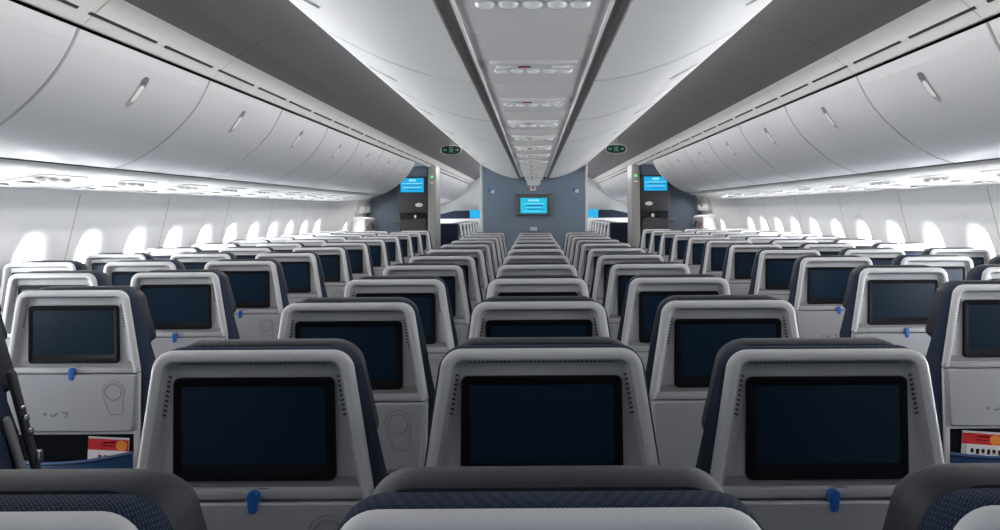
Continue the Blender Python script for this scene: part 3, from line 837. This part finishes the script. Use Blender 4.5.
    mb.loft([[(f*x, u, CAMZ+v) for u, v in ul(i)] for i, x in ((0, 2.6), (0, 2.47), (.012, 2.46))], M['cream'], True, True, True); mb.build('upper_lining', r)
    mb = MB(); arcp = [(f*2.365, 13.02+.16*math.cos(math.radians(a)), CAMZ-.27+.10*math.sin(math.radians(a))) for a in range(0, 181, 15)]
    mb.tube(arcp, .014, M['dgrey'], 8); mb.build('handle', r)
    mb = MB(); mb.tube([(f*2.455, 13.1, CAMZ+.03), (f*2.455, 13.1, CAMZ+.075)], .022, M['dgrey'], 8); mb.build('lock_dial', r)
    mb = MB(); rbox(mb, min(f*2.36, f*2.38), max(f*2.36, f*2.38), 12.70, 12.76, CAMZ-.24, CAMZ-.20, .004, M['red'], 2) if side > 0 else mb.box(min(f*2.36, f*2.38), max(f*2.36, f*2.38), 12.70, 12.75, CAMZ-.24, CAMZ-.22, M['dgrey']); mb.build('marker', r)
    # far end of the next cabin: dark blue upper panel with a screen, pale lower panel
    e = 20.9; s2 = e/896
    r = empty('far_divider', (0, e, CAMZ))
    def fx(p): return f*(534-p)*s2
    def fz(y): return (210-y)*s2
    mb = MB(); pl = [(fx(436), fz(218.2)), (fx(436), fz(214.5)), (fx(455), fz(210.2)), (fx(468), fz(210.0)), (fx(474), fz(214)), (fx(474), fz(218.2))]
    mb.loft([P3(pl, 0), P3(pl, .2)], M['deep'], True, True, True); mb.build('blue_panel', r, False)
    mb = MB(); xs = sorted((fx(470), fx(481))); mb.box(xs[0], xs[1], -.05, -.02, fz(217.8), fz(209.5), M['screen']); mb.build('display', r, False)
    mb = MB(); xs = sorted((fx(434), fx(484))); mb.box(xs[0], xs[1], .0, .2, -CAMZ, fz(218.4), M['white']); mb.build('lower_panel', r, False)
    tag(r, f'blue panel with screen at the far end of the {sn} aisle', 'partition')

# ------------------------------------------------------------------ light
w = bpy.data.worlds.new('sky'); S.world = w; w.use_nodes = True
nt = w.node_tree; bg = nt.nodes['Background']
bg.inputs[0].default_value = (0.95, 0.975, 1.0, 1)
tc = nt.nodes.new('ShaderNodeTexCoord'); sx_ = nt.nodes.new('ShaderNodeSeparateXYZ'); mr = nt.nodes.new('ShaderNodeMapRange')
nt.links.new(tc.outputs['Generated'], sx_.inputs[0]); nt.links.new(sx_.outputs['Z'], mr.inputs['Value'])
mr.inputs['From Min'].default_value = -.25; mr.inputs['From Max'].default_value = .25
mr.inputs['To Min'].default_value = 46.0; mr.inputs['To Max'].default_value = 22.0
nt.links.new(mr.outputs['Result'], bg.inputs[1])
def area(name, loc, rot, sx, sy, power, col=(1, 1, 1), portal=False):
    l = bpy.data.lights.new(name, 'AREA'); l.shape = 'RECTANGLE'; l.size = sx; l.size_y = sy; l.energy = power; l.color = col
    if portal: l.cycles.is_portal = True
    o = bpy.data.objects.new(name, l); COL.objects.link(o); o.location = loc; o.rotation_euler = rot
    return o
for side in (-1, 1):
    # portal for the window band, facing the cabin
    area('window_portal', (side*2.80, (Y0+Y1)/2, CAMZ+WZ), (0, math.radians(90*side), 0), .6, Y1-Y0, 1, portal=True)
    # unseen fill strips added to brighten valance and bins: along the top of the centre bins facing the valance, and along the valance edge facing the centre
    area('fill_strip_centre', (side*.74, 10.2, CAMZ+.83), (0, math.radians(-70*side), 0), .04, 21.4, 76, (1, .96, .92))
    area('fill_strip_valance', (side*1.375, 10.2, CAMZ+.725), (0, math.radians(50*side), 0), .03, 21.4, 27, (1, .96, .92))

# sidewall wash strips at the outboard edge of the service channels
for side in (-1, 1):
    area('sidewall_wash', (side*2.40, 8.2, CAMZ+.110), (0, math.radians(32*side), 0), .03, 10.4, 25, (1, .98, .96))
# ------------------------------------------------------------------ camera
cd = bpy.data.cameras.new('camera'); cd.sensor_width = 36; cd.lens = 32.26; cd.clip_start = .05
cd.shift_x = -.034; cd.shift_y = -.055
cam = bpy.data.objects.new('camera', cd); COL.objects.link(cam); cam.location = (0, 0, CAMZ); cam.rotation_euler = (math.radians(90), .0065, 0)
S.camera = cam
S.cycles.diffuse_bounces = 7; S.cycles.max_bounces = 12; S.cycles.transparent_max_bounces = 8
S.cycles.sample_clamp_indirect = 6; S.cycles.caustics_reflective = False; S.cycles.caustics_refractive = False
v = S.view_settings; v.view_transform = 'Standard'; v.look = 'None'; v.gamma = 1; v.exposure = 0.12
try: v.use_curve_mapping = False
except Exception: pass
